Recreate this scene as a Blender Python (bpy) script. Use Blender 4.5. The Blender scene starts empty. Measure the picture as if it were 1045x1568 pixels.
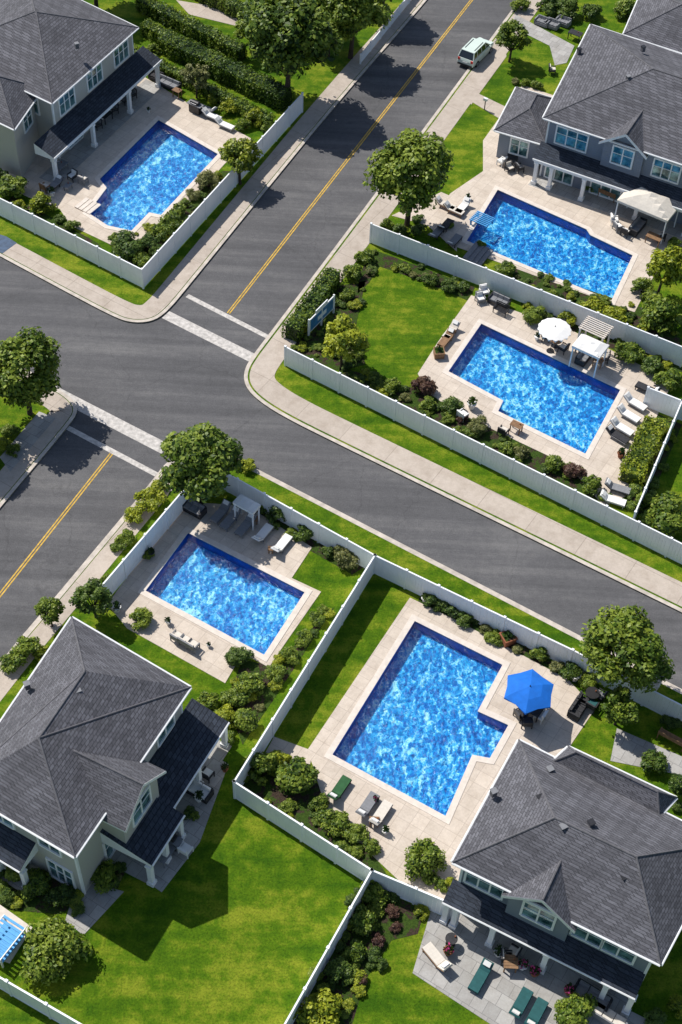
import bpy, math, random, bmesh
import numpy as np
from mathutils import Vector, Matrix
from mathutils.geometry import tessellate_polygon
random.seed(7)
rad=math.radians
scene=bpy.context.scene
# ------------------------------------------------------------------ camera / image pixel frame
FP=2200.0; PITCH=rad(50.4); ROLL=rad(3.0); DIST=100.0
Fv=Vector((0,math.cos(PITCH),-math.sin(PITCH)))
R0=Vector((1,0,0)); U0=Vector((0,math.sin(PITCH),math.cos(PITCH)))
Rv=R0*math.cos(ROLL)+U0*math.sin(ROLL); Uv=U0*math.cos(ROLL)-R0*math.sin(ROLL)
CAM=-Fv*DIST
def G(x,y,z=0.0):
    """image pixel coordinates + height, cast through the camera -> world metres"""
    d=Fv*FP+Rv*(x-522.5)+Uv*(784-y)
    t=(z-CAM.z)/d.z
    return CAM+d*t
def mpp(x,y): return (G(x,y)-CAM).dot(Fv)/FP
cd=bpy.data.cameras.new("camera"); cam=bpy.data.objects.new("camera",cd); scene.collection.objects.link(cam)
M=Matrix((Rv,Uv,-Fv)).transposed().to_4x4(); M.translation=CAM; cam.matrix_world=M
cd.sensor_fit='VERTICAL'; cd.sensor_height=36; cd.lens=FP/1568*36; cd.clip_end=3000; cd.clip_start=1
scene.camera=cam
# ------------------------------------------------------------------ light
sun_dir=Vector((-0.53,0.42,0.86)).normalized()
el=math.asin(sun_dir.z); az=math.atan2(sun_dir.x,sun_dir.y)
w=bpy.data.worlds.new("World"); scene.world=w; w.use_nodes=True
nt=w.node_tree; sky=nt.nodes.new('ShaderNodeTexSky'); sky.sky_type='NISHITA'; sky.sun_disc=False
sky.sun_elevation=el; sky.sun_rotation=az%(2*math.pi)
nt.links.new(sky.outputs[0],nt.nodes['Background'].inputs[0]); nt.nodes['Background'].inputs[1].default_value=0.105
sl=bpy.data.lights.new("sun",'SUN'); sl.energy=5.0; sl.angle=rad(0.5); sl.color=(1,0.955,0.88)
so=bpy.data.objects.new("sun",sl); scene.collection.objects.link(so)
so.rotation_euler=(-sun_dir).to_track_quat('-Z','Y').to_euler(); so.location=(0,0,60)
scene.view_settings.view_transform='Standard'; scene.view_settings.look='None'; scene.view_settings.exposure=0
# ------------------------------------------------------------------ materials
class NB:
    def __init__(s,name,rough=0.8,spec=0.3):
        s.m=bpy.data.materials.new(name); s.m.use_nodes=True; s.t=s.m.node_tree; s.b=s.t.nodes['Principled BSDF']
        s.b.inputs['Roughness'].default_value=rough; s.b.inputs['Specular IOR Level'].default_value=spec
        s.tc=s.t.nodes.new('ShaderNodeTexCoord')
    def n(s,t,**k):
        x=s.t.nodes.new(t)
        for a,b in k.items(): setattr(x,a,b)
        return x
    def l(s,a,b): s.t.links.new(a,b)
    def map(s,scale=(1,1,1),rot=(0,0,0)):
        m=s.n('ShaderNodeMapping'); m.inputs['Scale'].default_value=scale; m.inputs['Rotation'].default_value=rot
        s.l(s.tc.outputs['Object'],m.inputs[0]); return m.outputs[0]
    def noise(s,scale,detail=4,rough=.55,vec=None,dist=0):
        x=s.n('ShaderNodeTexNoise'); x.inputs['Scale'].default_value=scale; x.inputs['Detail'].default_value=detail
        x.inputs['Roughness'].default_value=rough; x.inputs['Distortion'].default_value=dist
        s.l(vec if vec is not None else s.tc.outputs['Object'],x.inputs['Vector']); return x.outputs['Fac']
    def ramp(s,fac,stops):
        r=s.n('ShaderNodeValToRGB'); e=r.color_ramp.elements
        e[0].position=stops[0][0]; e[0].color=(*stops[0][1],1); e[1].position=stops[-1][0]; e[1].color=(*stops[-1][1],1)
        for p,c in stops[1:-1]:
            q=e.new(p); q.color=(*c,1)
        s.l(fac,r.inputs[0]); return r.outputs[0]
    def mix(s,fac,a,b,mode='MIX'):
        m=s.n('ShaderNodeMixRGB',blend_type=mode)
        for i,v in ((0,fac),(1,a),(2,b)):
            if isinstance(v,(int,float)): m.inputs[i].default_value=v
            elif isinstance(v,tuple): m.inputs[i].default_value=(*v,1)
            else: s.l(v,m.inputs[i])
        return m.outputs[0]
    def math(s,op,a,b=0.0):
        m=s.n('ShaderNodeMath',operation=op)
        for i,v in ((0,a),(1,b)):
            if isinstance(v,(int,float)): m.inputs[i].default_value=v
            else: s.l(v,m.inputs[i])
        return m.outputs[0]
    def bump(s,h,strength=.3,dist=.05):
        b=s.n('ShaderNodeBump'); b.inputs['Strength'].default_value=strength; b.inputs['Distance'].default_value=dist
        s.l(h,b.inputs['Height']); s.l(b.outputs[0],s.b.inputs['Normal']); return b
    def col(s,c):
        if isinstance(c,tuple): s.b.inputs['Base Color'].default_value=(*c,1)
        else: s.l(c,s.b.inputs['Base Color'])
        return s.m
def simple(name,c,rough=.6,var=.25,scale=3,spec=.3,metal=0):
    b=NB(name,rough,spec); n=b.noise(scale,5)
    lo=tuple(v*(1-var) for v in c); hi=tuple(min(1,v*(1+var*.6)) for v in c)
    b.b.inputs['Metallic'].default_value=metal
    return b.col(b.ramp(n,[(.3,lo),(.7,hi)]))
def grass_mat(name,dark,mid,light,patch=None):
    b=NB(name,.9,.1)
    big=b.noise(.28,4,.65); m=b.noise(1.5,5,.7); f=b.noise(8,4,.85)
    mow=b.noise(.8,3,.6,b.map((.16,1.1,1),(0,0,rad(-62))))
    k=b.math('ADD',b.math('ADD',b.math('MULTIPLY',big,.36),b.math('MULTIPLY',m,.30)),b.math('MULTIPLY',mow,.34))
    c=b.ramp(k,[(.40,dark),(.49,mid),(.585,light)])
    c=b.mix(.85,c,b.ramp(f,[(.3,(.3,.32,.3)),(.55,(1,1,1)),(.8,(1.5,1.42,1.2))]),'MULTIPLY')
    b.bump(f,.8,.08); return b.col(c)
M_grass=grass_mat("grass",(.035,.085,.008),(.062,.135,.010),(.115,.185,.016))
M_lawn=grass_mat("lawn",(.042,.112,.004),(.090,.175,.006),(.225,.275,.020))
def asphalt():
    b=NB("asphalt",.88,.25)
    st=b.noise(.5,5,.65,b.map((.08,1.5,1),(0,0,rad(30))))
    big=b.noise(.12,3); fine=b.noise(11,3,.85); mid=b.noise(2.0,6,.7)
    s=b.math('ADD',b.math('MULTIPLY',st,.5),b.math('ADD',b.math('MULTIPLY',big,.3),b.math('MULTIPLY',mid,.2)))
    c=b.ramp(s,[(.38,(.078,.078,.082)),(.5,(.108,.107,.112)),(.62,(.158,.155,.156))])
    c=b.mix(.6,c,b.ramp(fine,[(.3,(.6,.6,.6)),(.7,(1.35,1.35,1.35))]),'MULTIPLY')
    v=b.n('ShaderNodeTexVoronoi',feature='DISTANCE_TO_EDGE'); v.inputs['Scale'].default_value=.13
    mx=b.n('ShaderNodeVectorMath',operation='ADD'); nn=b.n('ShaderNodeTexNoise'); nn.inputs['Scale'].default_value=1.1; nn.inputs['Detail'].default_value=5
    b.l(b.tc.outputs['Object'],nn.inputs['Vector']); b.l(b.tc.outputs['Object'],mx.inputs[0]); b.l(nn.outputs['Color'],mx.inputs[1]); b.l(mx.outputs[0],v.inputs['Vector'])
    crack=b.ramp(v.outputs['Distance'],[(.002,(.6,.6,.6)),(.006,(1,1,1))])
    c=b.mix(.4,c,crack,'MULTIPLY'); b.bump(fine,.3,.02)
    return b.col(c)
M_asph=asphalt()
def slabs(name,base,joint,bw,bh,rot,var=.12,mort=.02,offset=0.0,dirt=.35):
    b=NB(name,.85,.2); br=b.n('ShaderNodeTexBrick'); br.offset=offset; br.squash=1
    b.l(b.map((1,1,1),(0,0,rot)),br.inputs['Vector'])
    br.inputs['Scale'].default_value=1; br.inputs['Brick Width'].default_value=bw; br.inputs['Row Height'].default_value=bh
    br.inputs['Mortar Size'].default_value=mort; br.inputs['Mortar Smooth'].default_value=.3
    br.inputs['Color1'].default_value=(*[v*(1+var) for v in base],1); br.inputs['Color2'].default_value=(*[v*(1-var) for v in base],1)
    br.inputs['Mortar'].default_value=(*joint,1)
    d=b.noise(.9,6,.7); f=b.noise(11,3,.8); st=b.noise(3.2,5,.7)
    c=b.mix(dirt,br.outputs['Color'],b.ramp(d,[(.3,(.66,.62,.58)),(.55,(1,1,1)),(.8,(1.1,1.1,1.1))]),'MULTIPLY')
    c=b.mix(.35,c,b.ramp(st,[(.35,(.8,.78,.75)),(.6,(1.05,1.05,1.05))]),'MULTIPLY')
    c=b.mix(.4,c,b.ramp(f,[(.3,(.75,.75,.75)),(.7,(1.15,1.15,1.15))]),'MULTIPLY')
    return b.col(c)
M_walk=slabs("sidewalk_concrete",(.50,.435,.375),(.33,.28,.24),3.8,3.8,rad(31),.04,.022,0,.5)
M_deck=slabs("pool_deck_stone",(.61,.53,.45),(.45,.38,.32),.9,.9,rad(30),.05,.016,0,.45)
M_patio=slabs("patio_tile",(.40,.39,.375),(.25,.245,.24),.8,.8,rad(30),.12,.02,.5,.5)
M_kerb=simple("kerb_concrete",(.55,.49,.43),.85,.25,2)
M_cop=simple("pool_coping",(.68,.61,.54),.7,.12,3)
M_white=simple("white_vinyl",(.86,.88,.90),.45,.05,1.2)
M_trim=simple("white_trim",(.80,.81,.82),.5,.06,2)
M_paintw=simple("white_road_paint",(.54,.51,.48),.7,.35,3.5)
M_painty=simple("yellow_road_paint",(.60,.38,.06),.7,.4,3.5)
def mulch():
    b=NB("mulch_and_groundcover",.95,.1); f=b.noise(8,5,.8); g=b.noise(1.5,4,.7)
    a=b.ramp(f,[(.3,(.018,.013,.010)),(.7,(.085,.06,.045))]); c=b.ramp(f,[(.3,(.012,.03,.006)),(.7,(.07,.12,.02))])
    b.bump(f,.8,.08); return b.col(b.mix(b.ramp(g,[(.44,(0,0,0)),(.50,(1,1,1))]),a,c))
M_mulch=mulch()
def roof_mat(name,c):
    b=NB(name,.9,.2); 
    sep=b.n('ShaderNodeSeparateXYZ'); b.l(b.tc.outputs['Object'],sep.inputs[0])
    br=b.n('ShaderNodeTexBrick'); cmb=b.n('ShaderNodeCombineXYZ')
    ax=b.math('ADD',b.math('MULTIPLY',sep.outputs[0],.80),b.math('MULTIPLY',sep.outputs[1],.60))
    b.l(ax,cmb.inputs[0]); b.l(b.math('MULTIPLY',sep.outputs[2],1.9),cmb.inputs[1]); b.l(cmb.outputs[0],br.inputs['Vector'])
    br.inputs['Scale'].default_value=1; br.inputs['Brick Width'].default_value=.34; br.inputs['Row Height'].default_value=.17
    br.inputs['Mortar Size'].default_value=.016; br.inputs['Bias'].default_value=0
    br.inputs['Color1'].default_value=(*[v*1.3 for v in c],1); br.inputs['Color2'].default_value=(*[v*.78 for v in c],1); br.inputs['Mortar'].default_value=(*[v*.45 for v in c],1)
    f=b.noise(7,4,.85); g=b.noise(.5,4)
    cc=b.mix(.7,br.outputs['Color'],b.ramp(f,[(.3,(.55,.55,.55)),(.7,(1.45,1.45,1.45))]),'MULTIPLY')
    cc=b.mix(.7,cc,b.ramp(g,[(.3,(.8,.8,.8)),(.7,(1.2,1.2,1.2))]),'MULTIPLY')
    b.bump(br.outputs['Fac'],-.3,.02); return b.col(cc)
M_roof=roof_mat("roof_shingles",(.112,.112,.127))
M_roofd=roof_mat("porch_roof_shingles",(.040,.048,.065))
M_cap=simple("ridge_cap",(.13,.128,.14),.9,.3,5)
def siding(name,c):
    b=NB(name,.7,.3); wv=b.n('ShaderNodeTexWave',bands_direction='Z',wave_profile='SAW'); wv.inputs['Scale'].default_value=1.6
    b.l(b.tc.outputs['Object'],wv.inputs['Vector']); b.bump(wv.outputs['Fac'],.6,.04)
    return b.col(b.mix(.5,c,b.ramp(wv.outputs['Fac'],[(0,(.75,.75,.75)),(.2,(1,1,1))]),'MULTIPLY'))
M_sidg=siding("grey_siding",(.21,.24,.30)); M_sidb=siding("beige_siding",(.46,.45,.42))
def glass():
    b=NB("window_glass",.06,.9); n=b.noise(1.3,3)
    b.b.inputs['Metallic'].default_value=.3
    return b.col(b.ramp(n,[(.35,(.015,.06,.07)),(.65,(.20,.38,.40))]))
M_glass=glass()
def pool_floor():  # blue basin finish with water caustics and ripple brightness painted into its colour
    b=NB("pool_floor_painted_caustics",.5,.3)
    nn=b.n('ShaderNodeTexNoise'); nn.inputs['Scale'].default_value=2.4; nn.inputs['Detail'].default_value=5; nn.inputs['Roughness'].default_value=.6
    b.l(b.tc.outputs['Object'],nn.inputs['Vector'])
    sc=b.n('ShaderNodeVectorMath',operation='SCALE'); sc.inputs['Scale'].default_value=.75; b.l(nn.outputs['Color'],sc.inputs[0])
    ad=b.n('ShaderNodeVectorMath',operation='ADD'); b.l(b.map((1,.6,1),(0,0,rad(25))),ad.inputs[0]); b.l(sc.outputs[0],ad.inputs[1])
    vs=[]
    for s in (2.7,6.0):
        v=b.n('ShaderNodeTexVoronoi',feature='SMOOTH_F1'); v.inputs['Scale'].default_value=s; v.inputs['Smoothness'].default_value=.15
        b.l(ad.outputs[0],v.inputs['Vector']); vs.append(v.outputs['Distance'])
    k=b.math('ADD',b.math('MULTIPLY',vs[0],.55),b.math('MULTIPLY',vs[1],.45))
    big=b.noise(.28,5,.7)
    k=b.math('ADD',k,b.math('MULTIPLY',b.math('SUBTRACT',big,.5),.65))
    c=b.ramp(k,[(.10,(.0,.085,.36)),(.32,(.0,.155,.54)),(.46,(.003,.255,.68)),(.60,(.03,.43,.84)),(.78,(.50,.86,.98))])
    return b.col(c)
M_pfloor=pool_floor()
M_pwall=simple("pool_wall_tile",(.002,.115,.45),.5,.35,2)
def water():
    m=bpy.data.materials.new("pool_water"); m.use_nodes=True; t=m.node_tree; t.nodes.clear()
    o=t.nodes.new('ShaderNodeOutputMaterial'); mx=t.nodes.new('ShaderNodeMixShader'); tr=t.nodes.new('ShaderNodeBsdfTransparent'); gl=t.nodes.new('ShaderNodeBsdfGlossy')
    fr=t.nodes.new('ShaderNodeFresnel'); fr.inputs[0].default_value=1.33
    tr.inputs[0].default_value=(.84,.99,1,1); gl.inputs['Roughness'].default_value=.15
    tc=t.nodes.new('ShaderNodeTexCoord'); n=t.nodes.new('ShaderNodeTexNoise'); n.inputs['Scale'].default_value=3.0; n.inputs['Detail'].default_value=4; n.inputs['Roughness'].default_value=.6
    b=t.nodes.new('ShaderNodeBump'); b.inputs['Strength'].default_value=1; b.inputs['Distance'].default_value=.16
    L=t.links.new; L(tc.outputs['Object'],n.inputs['Vector']); L(n.outputs['Fac'],b.inputs['Height']); L(b.outputs[0],gl.inputs['Normal']); L(b.outputs[0],fr.inputs['Normal'])
    L(fr.outputs[0],mx.inputs[0]); L(tr.outputs[0],mx.inputs[1]); L(gl.outputs[0],mx.inputs[2]); L(mx.outputs[0],o.inputs[0]); return m
M_water=water()
def leafmat(name,dark,mid,light,tr=.3):
    b=NB(name,.5,.35); a=b.n('ShaderNodeAttribute'); a.attribute_name='tone'
    oi=b.n('ShaderNodeObjectInfo')
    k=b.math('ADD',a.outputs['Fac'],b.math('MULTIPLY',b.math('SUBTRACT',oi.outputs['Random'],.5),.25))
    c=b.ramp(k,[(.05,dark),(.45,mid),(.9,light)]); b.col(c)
    tl=b.n('ShaderNodeBsdfTranslucent'); b.l(c,tl.inputs[0]); mx=b.n('ShaderNodeMixShader'); mx.inputs[0].default_value=tr
    out=b.t.nodes['Material Output']; b.l(b.b.outputs[0],mx.inputs[1]); b.l(tl.outputs[0],mx.inputs[2]); b.l(mx.outputs[0],out.inputs[0]); return b.m
L_green=leafmat("foliage_green",(.018,.048,.006),(.095,.165,.014),(.27,.34,.04))
L_dark=leafmat("foliage_dark",(.010,.030,.006),(.050,.105,.015),(.15,.22,.035))
L_lime=leafmat("foliage_lime",(.05,.09,.008),(.21,.27,.016),(.42,.45,.03))
L_olive=leafmat("foliage_olive",(.03,.05,.012),(.14,.16,.045),(.29,.29,.10))
L_red=leafmat("foliage_red",(.03,.012,.012),(.09,.04,.035),(.17,.10,.06))
M_bark=simple("bark",(.07,.05,.038),.95,.4,6)
M_wood=simple("teak_wood",(.26,.15,.08),.7,.3,6); M_dark=simple("dark_rattan",(.035,.035,.04),.7,.4,9)
M_grey=simple("grey_fabric",(.22,.225,.24),.9,.15,5); M_cream=simple("cream_fabric",(.66,.61,.54),.9,.1,5); M_wfab=simple("white_fabric",(.80,.79,.77),.85,.06,2)
M_blue=simple("blue_fabric",(.01,.15,.60),.8,.15,2); M_teal=simple("teal_fabric",(.022,.10,.105),.8,.2,4); M_bluep=simple("blue_plastic",(.08,.36,.72),.5,.15,4)
M_metal=simple("dark_metal",(.05,.05,.055),.4,.2,5,.5,.6); M_terr=simple("terracotta",(.28,.10,.05),.8,.2,5); M_pink=simple("pink_flowers",(.5,.05,.2),.8,.3,9)
M_sign=simple("blue_sign_panel",(.05,.20,.42),.4,.5,1.2)
M_paintc=simple("car_paint",(.62,.72,.66),.2,.04,1,.6); M_cglass=simple("car_glass",(.015,.02,.025),.05,.2,2,.8); M_tyre=simple("tyre",(.02,.02,.02),.9,.2,6); M_rim=simple("wheel_rim",(.4,.4,.42),.3,.1,5,.5,.8); M_lamp=simple("car_lamp",(.6,.05,.04),.3,.1,5)
# ------------------------------------------------------------------ mesh helpers
def mk(name,verts,faces,mats,mi=None,parent=None,smooth=False):
    me=bpy.data.meshes.new(name); me.from_pydata([tuple(v) for v in verts],[],faces)
    for m in mats: me.materials.append(m)
    if mi is not None: me.polygons.foreach_set('material_index',mi)
    if smooth: me.polygons.foreach_set('use_smooth',[True]*len(me.polygons))
    me.update(); o=bpy.data.objects.new(name,me); scene.collection.objects.link(o)
    if parent: o.parent=parent
    return o
def empty(name):
    o=bpy.data.objects.new(name,None); scene.collection.objects.link(o); return o
def chaikin(p,it=2,closed=False):
    for _ in range(it):
        q=[] if closed else [p[0]]
        n=len(p)
        for i in range(n if closed else n-1):
            a=p[i]; b=p[(i+1)%n]; q+= [a*.75+b*.25,a*.25+b*.75]
        if not closed: q.append(p[-1])
        p=q
    return p
def W2(pts,z=.12): return [G(x,y,z).xy for x,y in pts]
def sheet(name,outer,holes,z1,mat,z0=None,parent=None,sidemat=None):
    loops=[[Vector((p[0],p[1],0)) for p in outer]]+[[Vector((p[0],p[1],0)) for p in h] for h in holes]
    tris=tessellate_polygon(loops); flat=[v for l in loops for v in l]
    verts=[(v.x,v.y,z1) for v in flat]; faces=[]
    for t in tris:
        a,b,c=[flat[i] for i in t]
        cr=(b-a).cross(c-a).z
        if abs(cr)<1e-9: continue
        faces.append(tuple(t) if cr>0 else tuple(reversed(t)))
    mi=[0]*len(faces)
    if z0 is not None:
        n=len(verts); verts+=[(v.x,v.y,z0) for v in flat]; k=0
        for l in loops:
            m=len(l)
            for i in range(m):
                a=k+i; b=k+(i+1)%m; faces.append((a,b,b+n,a+n)); mi.append(1 if sidemat else 0)
            k+=m
    return mk(name,verts,faces,[mat]+([sidemat] if sidemat else []),mi,parent)
def offset(line,d):
    out=[]
    for i,p in enumerate(line):
        a=line[max(0,i-1)]; b=line[min(len(line)-1,i+1)]
        t=(b-a).normalized(); out.append(p+Vector((-t.y,t.x))*d)
    return out
def inside(p,poly):
    c=False; n=len(poly)
    for i in range(n):
        a=poly[i]; b=poly[(i+1)%n]
        if (a[1]>p[1])!=(b[1]>p[1]) and p[0]<(b[0]-a[0])*(p[1]-a[1])/(b[1]-a[1])+a[0]: c=not c
    return c
def strip(name,line,d0,d1,z,mat,z0=None,parent=None):
    a=offset(line,d0); b=offset(line,d1); n=len(line); vs=[(p.x,p.y,z) for p in a]+[(p.x,p.y,z) for p in b]
    fs=[(i,i+1,n+i+1,n+i) for i in range(n-1)]
    if z0 is not None:
        vs+=[(p.x,p.y,z0) for p in a]+[(p.x,p.y,z0) for p in b]
        for i in range(n-1): fs+=[(i,i+1,2*n+i+1,2*n+i),(n+i,n+i+1,3*n+i+1,3*n+i)]
        fs+=[(0,n,3*n,2*n),(n-1,2*n-1,4*n-1,3*n-1)]
    return mk(name,vs,fs,[mat],None,parent)
class MB:
    def __init__(s): s.v=[];s.f=[];s.m=[];s.mats=[]
    def mi(s,m):
        if m not in s.mats: s.mats.append(m)
        return s.mats.index(m)
    def add(s,vs,fs,m):
        k=len(s.v); s.v+=[tuple(v) for v in vs]; s.f+=[tuple(k+i for i in f) for f in fs]; s.m+=[s.mi(m)]*len(fs)
    def box(s,c,d,m,rz=0,ry=0,rx=0):
        R=Matrix.Rotation(rz,3,'Z')@Matrix.Rotation(ry,3,'Y')@Matrix.Rotation(rx,3,'X'); c=Vector(c)
        vs=[c+R@Vector((x*d[0]/2,y*d[1]/2,z*d[2]/2)) for x,y,z in ((-1,-1,-1),(1,-1,-1),(1,1,-1),(-1,1,-1),(-1,-1,1),(1,-1,1),(1,1,1),(-1,1,1))]
        s.add(vs,[(3,2,1,0),(4,5,6,7),(0,1,5,4),(1,2,6,5),(2,3,7,6),(3,0,4,7)],m)
    def cyl(s,a,b,r0,r1,m,n=10):
        a=Vector(a);b=Vector(b);d=(b-a).normalized(); u=d.orthogonal().normalized(); v=d.cross(u)
        vs=[a+(u*math.cos(2*math.pi*i/n)+v*math.sin(2*math.pi*i/n))*r0 for i in range(n)]+[b+(u*math.cos(2*math.pi*i/n)+v*math.sin(2*math.pi*i/n))*r1 for i in range(n)]
        s.add(vs,[(i,(i+1)%n,n+(i+1)%n,n+i) for i in range(n)]+[tuple(range(n-1,-1,-1)),tuple(range(n,2*n))],m)
    def build(s,name,loc=(0,0,0),rz=0,parent=None,scale=1,smooth=False):
        o=mk(name,s.v,s.f,s.mats,s.m,parent,smooth); o.location=loc; o.rotation_euler=(0,0,rz); o.scale=(scale,)*3; return o
# ------------------------------------------------------------------ pools outlines
Z=.15
pools=[
 [(243,183),(335,236),(247,330),(229,326),(202,354),(165,346),(134,326),(163,288),(152,274)],
 [(762,290),(899,351),(905,360),(970,391),(937,461),(714,369)],
 [(737,495),(951,597),(897,696),(762,630),(770,614),(686,569)],
 [(288,815),(468,907),(405,1004),(222,905)],
 [(635,950),(771,1018),(733,1089),(780,1110),(751,1162),(724,1157),(683,1251),(508,1156)]]
PW=[W2(p,Z) for p in pools]
def ccw(p):
    a=sum(p[i][0]*p[(i+1)%len(p)][1]-p[(i+1)%len(p)][0]*p[i][1] for i in range(len(p)))
    return p if a>0 else p[::-1]
PW=[ccw(p) for p in PW]
def holes_in(poly): return [h for h in PW if all(inside(q,poly) for q in h)]
# ------------------------------------------------------------------ ground, roads
S=450
sheet("ground",[Vector((-S,-S)),Vector((S,-S)),Vector((S,S)),Vector((-S,S))],PW,0.0,M_grass)
rb=W2([(-500,60),(0,330),(300,470),(1045,860),(1500,1090),(1500,1300),(1045,1120),(500,860),(300,790),(-30,640),(-500,400)],0)
sheet("main_street_road",rb,[],.008,M_asph)
ra=W2([(590,0),(900,-420),(1120,-420),(860,0),(440,580),(330,640),(130,470),(230,500)],0)
sheet("side_street_road",ra,[],.012,M_asph)
rc=W2([(30,560),(-60,800),(-400,1250),(-60,1250),(60,1080),(350,740),(400,640),(200,540)],0)
sheet("side_street_road",rc,[],.016,M_asph)
NW=[(-400,178),(0,392),(100,446),(168,482),(198,494),(232,493),(256,478),(290,437),(405,295),(525,148),(655,0),(760,-130),(960,-400)]
NE=[(1090,-400),(900,-140),(795,0),(571,302),(412,512),(388,543),(374,566),(374,588),(390,609),(430,636),(520,681),(1045,938),(1400,1112)]
SE=[(-300,1400),(0,1013),(80,920),(155,830),(232,738),(254,708),(282,692),(318,688),(350,696),(390,716),(900,979),(1045,1056),(1400,1240)]
SW=[(-400,330),(-60,510),(20,550),(75,588),(108,607),(122,628),(104,654),(0,778),(-300,1140)]
def kerbline(p): return chaikin(W2(p,.12),2)
kNW,kNE,kSE,kSW=map(kerbline,(NW,NE,SE,SW))
def block(name,k,far):
    poly=list(k)+W2(far,.12); sheet(name,poly,holes_in(poly),.12,M_lawn,0.0)
block("lawn_block",kNW,[(960,-900),(-900,-900),(-900,178)])
block("lawn_block",kNE,[(2200,1300),(2200,-900),(1300,-900)])
block("lawn_block",kSE,[(1500,2300),(-300,2300)])
block("lawn_block",kSW,[(-900,1140),(-900,330)])
strip("kerb",kNW,-.0,.28,.135,M_kerb,0.0); strip("sidewalk",kNW,.34,1.95,.14,M_walk,.02)
strip("kerb",kNE,0,.28,.135,M_kerb,0.0); strip("sidewalk",kNE,.42,2.3,.14,M_walk,.02)
strip("kerb",kSE,0,-.36,.135,M_kerb,0.0)
strip("kerb",kSW,0,-.28,.135,M_kerb,0.0); strip("sidewalk",kSW,-.34,-1.9,.14,M_walk,.02)
strip("sidewalk",kSE[:22],-.42,-1.7,.14,M_walk,.02)
def line(name,a,b,wd,m,z=.024,off=0,z0=None):
    l=[G(*a,0).xy,G(*b,0).xy]; strip(name,l,off-wd/2,off+wd/2,z,m)
for o_ in (.095,-.095):
    line("yellow_centre_line",(350,480),(930,-267),.10,M_painty,off=o_); line("yellow_centre_line",(171,695),(-200,1165),.10,M_painty,off=o_)
line("stop_line",(287,453),(410,516),.42,M_paintw); line("crosswalk_band",(254,482),(388,549),.95,M_paintw)
line("crosswalk_band",(62,589),(254,688),1.05,M_paintw); line("stop_line",(104,655),(240,727),.42,M_paintw)
# ------------------------------------------------------------------ decks / paths / beds
def area(name,pts,mat,z=Z,side=None,z0=.05):
    poly=W2(pts,z); return sheet(name,poly,holes_in(poly),z,mat,z0)
area("pool_deck",[(222,118),(300,165),(385,212),(345,250),(300,300),(262,336),(235,366),(190,384),(108,345),(92,320),(40,300),(-30,262),(60,190),(130,120)],M_deck)
area("pool_deck",[(800,130),(860,150),(1100,250),(1100,380),(1040,378),(1000,425),(972,478),(700,378),(700,385),(655,345),(690,296),(740,262),(740,215),(765,180)],M_deck)
area("pool_deck",[(722,452),(880,508),(960,548),(1030,585),(1005,640),(985,690),(958,760),(925,775),(870,712),(760,660),(690,625),(655,600),(640,572),(670,525)],M_deck)
area("pool_deck",[(285,768),(380,775),(478,838),(447,885),(492,906),(437,985),(412,1022),(372,1000),(345,1046),(195,962),(165,925),(232,830)],M_deck)
area("pool_deck",[(628,915),(700,950),(870,1040),(912,1085),(868,1150),(800,1250),(712,1420),(650,1385),(560,1300),(500,1240),(478,1168),(470,1150)],M_deck)
area("pool_deck",[(420,1128),(480,1150),(470,1190),(400,1165)],M_deck,.146)
area("patio",[(660,1395),(1010,1570),(960,1680),(800,1600),(632,1490)],M_patio)
area("patio",[(350,1170),(306,1290),(248,1366),(196,1330),(160,1260),(280,1130)],M_patio)
area("patio",[(120,1345),(190,1365),(128,1432),(100,1410)],M_patio)
area("patio",[(-60,1390),(0,1385),(50,1420),(15,1475),(-60,1450)],M_cop)
area("footpath",[(945,1115),(1060,1165),(1060,1190),(935,1165)],M_patio,.146)
area("footpath",[(710,148),(722,138),(778,165),(766,182)],M_walk)
area("footpath",[(712,150),(748,82),(772,68),(776,86),(722,160)],M_walk,.146)
area("footpath",[(600,330),(655,345),(690,300),(676,294)],M_deck,.147)
area("footpath",[(790,22),(880,70),(868,96),(850,100),(842,70),(782,40)],M_patio)
area("footpath",[(270,0),(330,10),(380,30),(372,42),(290,22)],M_walk,.146)
area("driveway",[(-30,350),(10,362),(26,372),(4,388),(-30,372)],simple("dark_blue_paver",(.06,.10,.17),.6,.3,3),.15)
area("footpath",[(0,700),(60,630),(86,640),(16,722)],M_patio,.146)
BEDS=[[(572,382),(728,440),(716,460),(640,428),(582,408),(566,432),(548,450),(550,420)],[(508,440),(560,430),(545,500),(560,558),(520,568),(446,538),(475,495)],
  [(520,562),(640,596),(760,659),(870,709),(930,755),(925,770),(700,662),(520,580)],
  [(560,1345),(650,1395),(640,1430),(600,1440),(560,1500),(530,1600),(430,1600)],
  [(20,300),(150,372),(160,385),(0,318)],[(165,372),(262,330),(340,262),(372,262),(222,428)],
  [(780,404),(980,470),(1045,520),(1045,570),(960,545),(800,470)],[(645,908),(740,952),(880,1032),(885,1050),(820,1015),(640,922)],
  [(362,1185),(470,1180),(560,1290),(600,1350),(500,1290),(365,1215)],[(365,765),(480,815),(560,866),(540,880),(470,840),(380,785)],
  [(345,1075),(372,1010),(420,1020),(500,940),(512,930),(420,1070),(372,1140)],[(1000,630),(1045,650),(985,790),(945,770)],[(0,1290),(120,1350),(200,1320),(180,1360),(90,1400),(-20,1390)]]
for b in BEDS: area("planting_bed",b,M_mulch,.133)
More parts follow.
